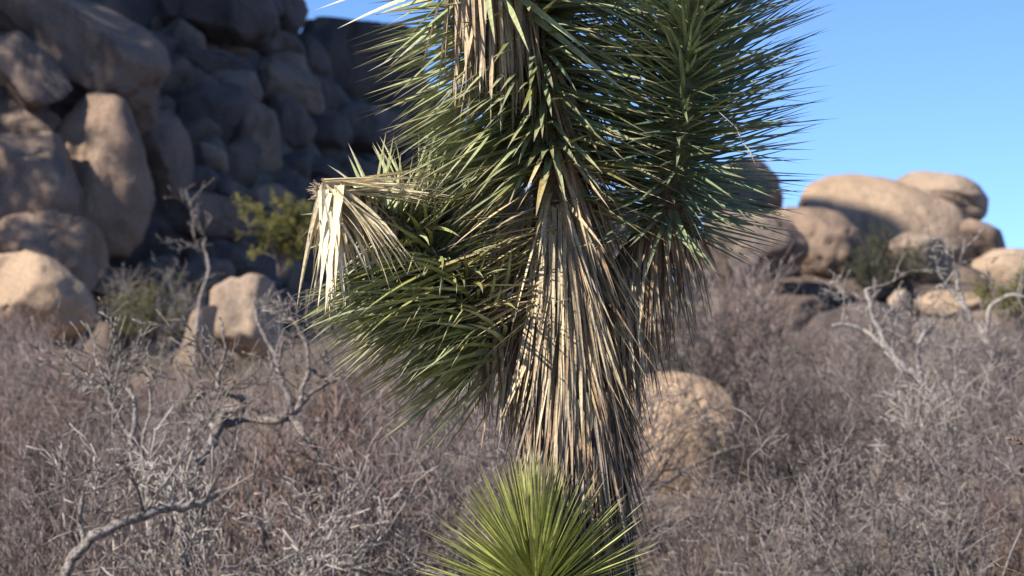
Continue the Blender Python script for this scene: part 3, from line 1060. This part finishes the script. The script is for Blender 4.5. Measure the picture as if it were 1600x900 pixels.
rosette(E, pE, 470, [(0, 95), (0.4, 92), (0.8, 82), (1, 70)], [(0, 0.24), (0.5, 0.25), (1, 0.18)], 0.0115,
        lambda u: rt.choice(OLV if rt.random() < 0.6 else GLAUC), [(0, 0.34), (1, 0.34)], 0.025, s0=0.2, s1=0.72, jit=0.13,
        curl=Vector((-0.22, 0, 0)), tipc=(0.26, 0.21, 0.17), n=6)
rosette(E, pE, 420, [(0, 90), (1, 80)], [(0, 0.26), (0.6, 0.29), (1, 0.27)], 0.0115,
        lambda u: rt.choice(OLV if rt.random() < 0.6 else GLAUC), 0.35, 0.025, s0=0.15, s1=0.62, jit=0.15,
        curl=Vector((-0.45, 0, 0)), tipc=(0.26, 0.21, 0.17), n=6, mask=lambda q, d, u: d.x < 0.0 and d.z < 0.3)
rosette(RR, pR, 1000, [(0, 92), (0.12, 84), (0.35, 68), (0.7, 58), (1, 42)], [(0, 0.22), (0.3, 0.26), (1, 0.265)], 0.0105,
        DEEP, 0.02, 0.028, jit=0.10)
rosette(Gs, pG, 600, [(0, 112), (0.3, 82), (0.65, 46), (1, 6)], [(0, 0.22), (0.6, 0.235), (1, 0.22)], 0.0092, LIME, 0.03,
        [(0, 0.034), (1, 0.008)], jit=0.10, tipc=(0.22, 0.16, 0.14))


# dead, hanging leaves
def skirt(parent, path, N_, flare, L, W, cols, r, s0=0, s1=1, jit=0.12, lean=Vector(), bend=0.25, name='dead_leaf', speck=0.12, mask=None):
    """leaves bent down flat over the stem, whatever way the stem runs"""
    for i in range(N_):
        s = s0 + (s1 - s0) * (i + rt.random()) / N_
        u = (s - s0) / (s1 - s0)
        q, ax = path_point(path, s)
        a = i * GA + rt.gauss(0, 0.2)
        rad = Vector((math.cos(a), math.sin(a), 0))
        fl = (curve_pts(flare, u) if isinstance(flare, list) else flare) + rt.gauss(0, jit)
        d = (Vector((0, 0, -1)) + rad * math.tan(max(-0.1, fl)) + lean + rvec(rt) * jit * 0.6).normalized()
        if mask and not mask(q, rad, u): continue
        rr_ = curve_pts(r, u) if isinstance(r, list) else r
        c = cols(u) if callable(cols) else rt.choice(cols)
        leaf(parent, name, q + rad * (rr_ + rt.uniform(-0.006, 0.01)) + Vector((0, 0, rt.uniform(-0.01, 0.01))), d,
             (curve_pts(L, u) if isinstance(L, list) else L) * rt.uniform(0.7, 1.12), W * rt.uniform(0.7, 1.2), c, bend * rt.uniform(0.2, 1.3),
             up=rad, tip=(0.20, 0.16, 0.13), n=4, speck=speck)


def mix_age(u):
    # top of the skirt is fresh straw, lower down weathered grey
    x = u + rt.gauss(0, 0.12)
    return rt.choice(STRAW if x > 0.45 else (BROWN + STRAW if x > 0.25 else GREYTH + BROWN))


# upper straw skirt on the trunk
skirt(trunk, trunk_path, 950, [(0, 0.13), (0.5, 0.19), (1, 0.25)], [(0, 0.2), (1, 0.25)], 0.008, mix_age, [(0, 0.078), (0.6, 0.07), (1, 0.055)], 0.70, 1.0)
# some spread wide to the left under the crown
skirt(trunk, trunk_path, 260, [(0, 0.2), (1, 0.3)], 0.23, 0.0075, BROWN + STRAW[2:], 0.06, 0.80, 1.0, lean=Vector((0.28, 0, 0)),
      mask=lambda q, rad, u: rad.x > 0.1)
for i in range(80):
    q = T(rt.uniform(835, 872), rt.uniform(325, 480), rt.uniform(-0.07, 0.0))
    d = Vector((-1, rt.uniform(-0.5, 0.2), rt.uniform(-0.75, 0.05)))
    leaf(trunk, 'dead_leaf', q, d, rt.uniform(0.15, 0.23), rt.uniform(0.006, 0.010), rt.choice(STRAW + YELLOWED), 0.15, n=5, tip=(0.3, 0.22, 0.15))
# older grey thatch lower down
skirt(trunk, trunk_path, 1200, [(0, 0.10), (1, 0.14)], 0.17, 0.0072, lambda u: rt.choice(GREYTH + (BROWN if u > 0.6 else GREYTH)), 0.088, 0.28, 0.80, bend=0.1, speck=0.3)
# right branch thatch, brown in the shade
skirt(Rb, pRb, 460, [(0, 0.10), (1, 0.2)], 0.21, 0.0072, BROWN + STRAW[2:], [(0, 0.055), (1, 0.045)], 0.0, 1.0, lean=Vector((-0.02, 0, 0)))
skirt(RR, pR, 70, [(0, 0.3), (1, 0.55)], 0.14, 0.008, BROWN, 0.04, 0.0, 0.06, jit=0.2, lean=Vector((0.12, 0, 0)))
# between crown stem and right branch
skirt(D, pD, 280, [(0, 0.25), (1, 0.3)], 0.24, 0.0095, BROWN + STRAW, 0.05, 0.0, 0.5, lean=Vector((0.25, 0, 0)),
      mask=lambda q, rad, u: rad.x > 0.0)
# under the left branch
skirt(E, pE, 80, 0.12, 0.17, 0.009, STRAW + BROWN, 0.04, 0.08, 0.3, lean=Vector((0.05, 0, 0)), jit=0.14)
# hanging dry skirt of the upper left branch
skirt(D2, pD2, 120, 0.10, 0.27, 0.0125, [(0.50, 0.38, 0.24), (0.44, 0.33, 0.21), (0.56, 0.45, 0.30)], 0.035, 0.22, 0.72, jit=0.09)
# bleached dead tip of the left branch: leaves folded back and hanging
for i in range(80):
    q = T(rt.uniform(498, 535), rt.uniform(288, 312), -0.07 + rt.uniform(-0.06, 0.04))
    a = R(rt.uniform(248, 318))
    d = Vector((math.cos(a), rt.uniform(-0.45, 0.2), math.sin(a)))
    leaf(E, 'dead_leaf', q, d + Vector((0.15, 0, 0.25)), rt.uniform(0.14, 0.25), rt.uniform(0.010, 0.016), rt.choice(CREAM), 0.75, n=5, tip=(0.5, 0.42, 0.3))
for i in range(34):
    q = T(rt.uniform(500, 545), rt.uniform(280, 305), -0.08 + rt.uniform(-0.03, 0.05))
    d = Vector((1, rt.uniform(-0.35, 0.25), rt.uniform(-0.12, 0.22)))
    leaf(E, 'dead_leaf', q, d, rt.uniform(0.15, 0.26), rt.uniform(0.009, 0.014), rt.choice(CREAM), 0.14, n=5, tip=(0.5, 0.42, 0.3))
for i in range(70):
    q = T(rt.uniform(615, 725), rt.uniform(395, 500), rt.uniform(-0.1, -0.02))
    d = Vector((-1, rt.uniform(-0.45, 0.0), rt.uniform(-0.45, 0.12)))
    leaf(E, 'leaf', q, d, rt.uniform(0.19, 0.26), rt.uniform(0.010, 0.013), rt.choice(OLV + GLAUC), rt.uniform(0.3, 0.6), n=6, tip=(0.26, 0.21, 0.17))
skirt(E, pE, 110, 0.5, 0.13, 0.010, CREAM + STRAW, 0.012, 0.62, 0.98, jit=0.35)
rosette(E, pE, 60, [(0, 75), (1, 60)], 0.15, 0.011, OLV + GLAUC, 0.1, 0.012, s0=0.62, s1=0.84, jit=0.2, mask=lambda q, d, u: d.z > 0.0)
# ragged fibre at the broken tip
mb = MB()
for i in range(60):
    q = T(rt.uniform(494, 512), rt.uniform(288, 312), -0.08)
    d = (Vector((-1, 0, 0.1)) + rvec(rt) * 0.9).normalized()
    L_ = rt.uniform(0.006, 0.022)
    mb.tube([q, q + d * L_ * 0.5, q + d * L_ + rvec(rt) * 0.004], [0.0009, 0.0007, 0.0004], [(0.42, 0.33, 0.24)] * 3, 3)
tag(link('frayed_fibre', mb.mesh('frayed_fibre', M_DEAD), E), kind='stuff')
# pale curled thread hanging in the right rosette
mb = MB()
thr = [T(1118, 170, -0.2), T(1135, 185, -0.2), T(1150, 198, -0.2), T(1160, 222, -0.2), T(1172, 236, -0.2), T(1182, 262, -0.2)]
mb.tube(thr, [0.0008, 0.0013, 0.0018, 0.0011, 0.0016, 0.0007], [(0.5, 0.46, 0.36)] * 6, 5)
link('leaf_thread', mb.mesh('leaf_thread', M_DEAD), RR)

# the leaves that show largest are parts of their own, the rest one mass per rosette
for nm, limit, mat in (('leaf', 300, M_LEAF), ('dead_leaf', 290, M_DEAD)):
    sel = sorted((l for l in LEAVES if l[1] == nm), key=lambda l: -l[5])
    for l in sel[:limit]:
        m_ = MB()
        m_.v, m_.f, m_.c = l[2], l[3], l[4]
        link(nm, m_.mesh(nm, mat, False), l[0])
    rest = {}
    for l in sel[limit:]:
        m_ = rest.setdefault(l[0].name, (l[0], MB()))[1]
        b0 = len(m_.v)
        m_.v += l[2]
        m_.c += l[4]
        m_.f += [tuple(i + b0 for i in f) for f in l[3]]
    for par, m_ in rest.values():
        tag(link('leaves' if nm == 'leaf' else 'thatch', m_.mesh(nm, mat, False), par), kind='stuff')

# twig tips of a neighbouring shrub at the same distance as the tree
def near_twig(pts, label, r):
    P = [at(px, py, TY - 0.05) for px, py in pts]
    b = P[0].copy()
    mb = MB()
    rnd = random.Random(4)
    Q = [p - b for p in P]
    mb.tube(Q, [lerp(r, r * 0.5, i / (len(Q) - 1)) for i in range(len(Q))], [(0.16, 0.12, 0.10)] * len(Q), 6)
    for k in range(5):
        q = Q[-1].lerp(Q[-2], k * 0.18)
        d = ((Q[-1] - Q[-2]).normalized() + rvec(rnd) * 0.7).normalized()
        mb.tube([q, q + d * 0.007, q + d * 0.012], [r * 0.8, r * 0.9, r * 0.2], [(0.20, 0.14, 0.11)] * 3, 5)
    tag(link('twig', mb.mesh('twig', M_TWIG), loc=b), label, 'twig')


gx = at(1760, 450, TY - 0.05).x
near_twig([(1760, at(0, 0, 1).z * 0 + 1900), (1750, 1400), (1735, 1000), (1690, 790), (1640, 722), (1610, 700), (1580, 685)],
          'thin dark budded twig poking in above the pale twigs', 0.0042)
near_twig([(1752, 1900), (1740, 1400), (1720, 1050), (1670, 930), (1610, 902), (1568, 886), (1552, 884)],
          'thin bare twig tip poking in low over the dry shrubs', 0.0016)
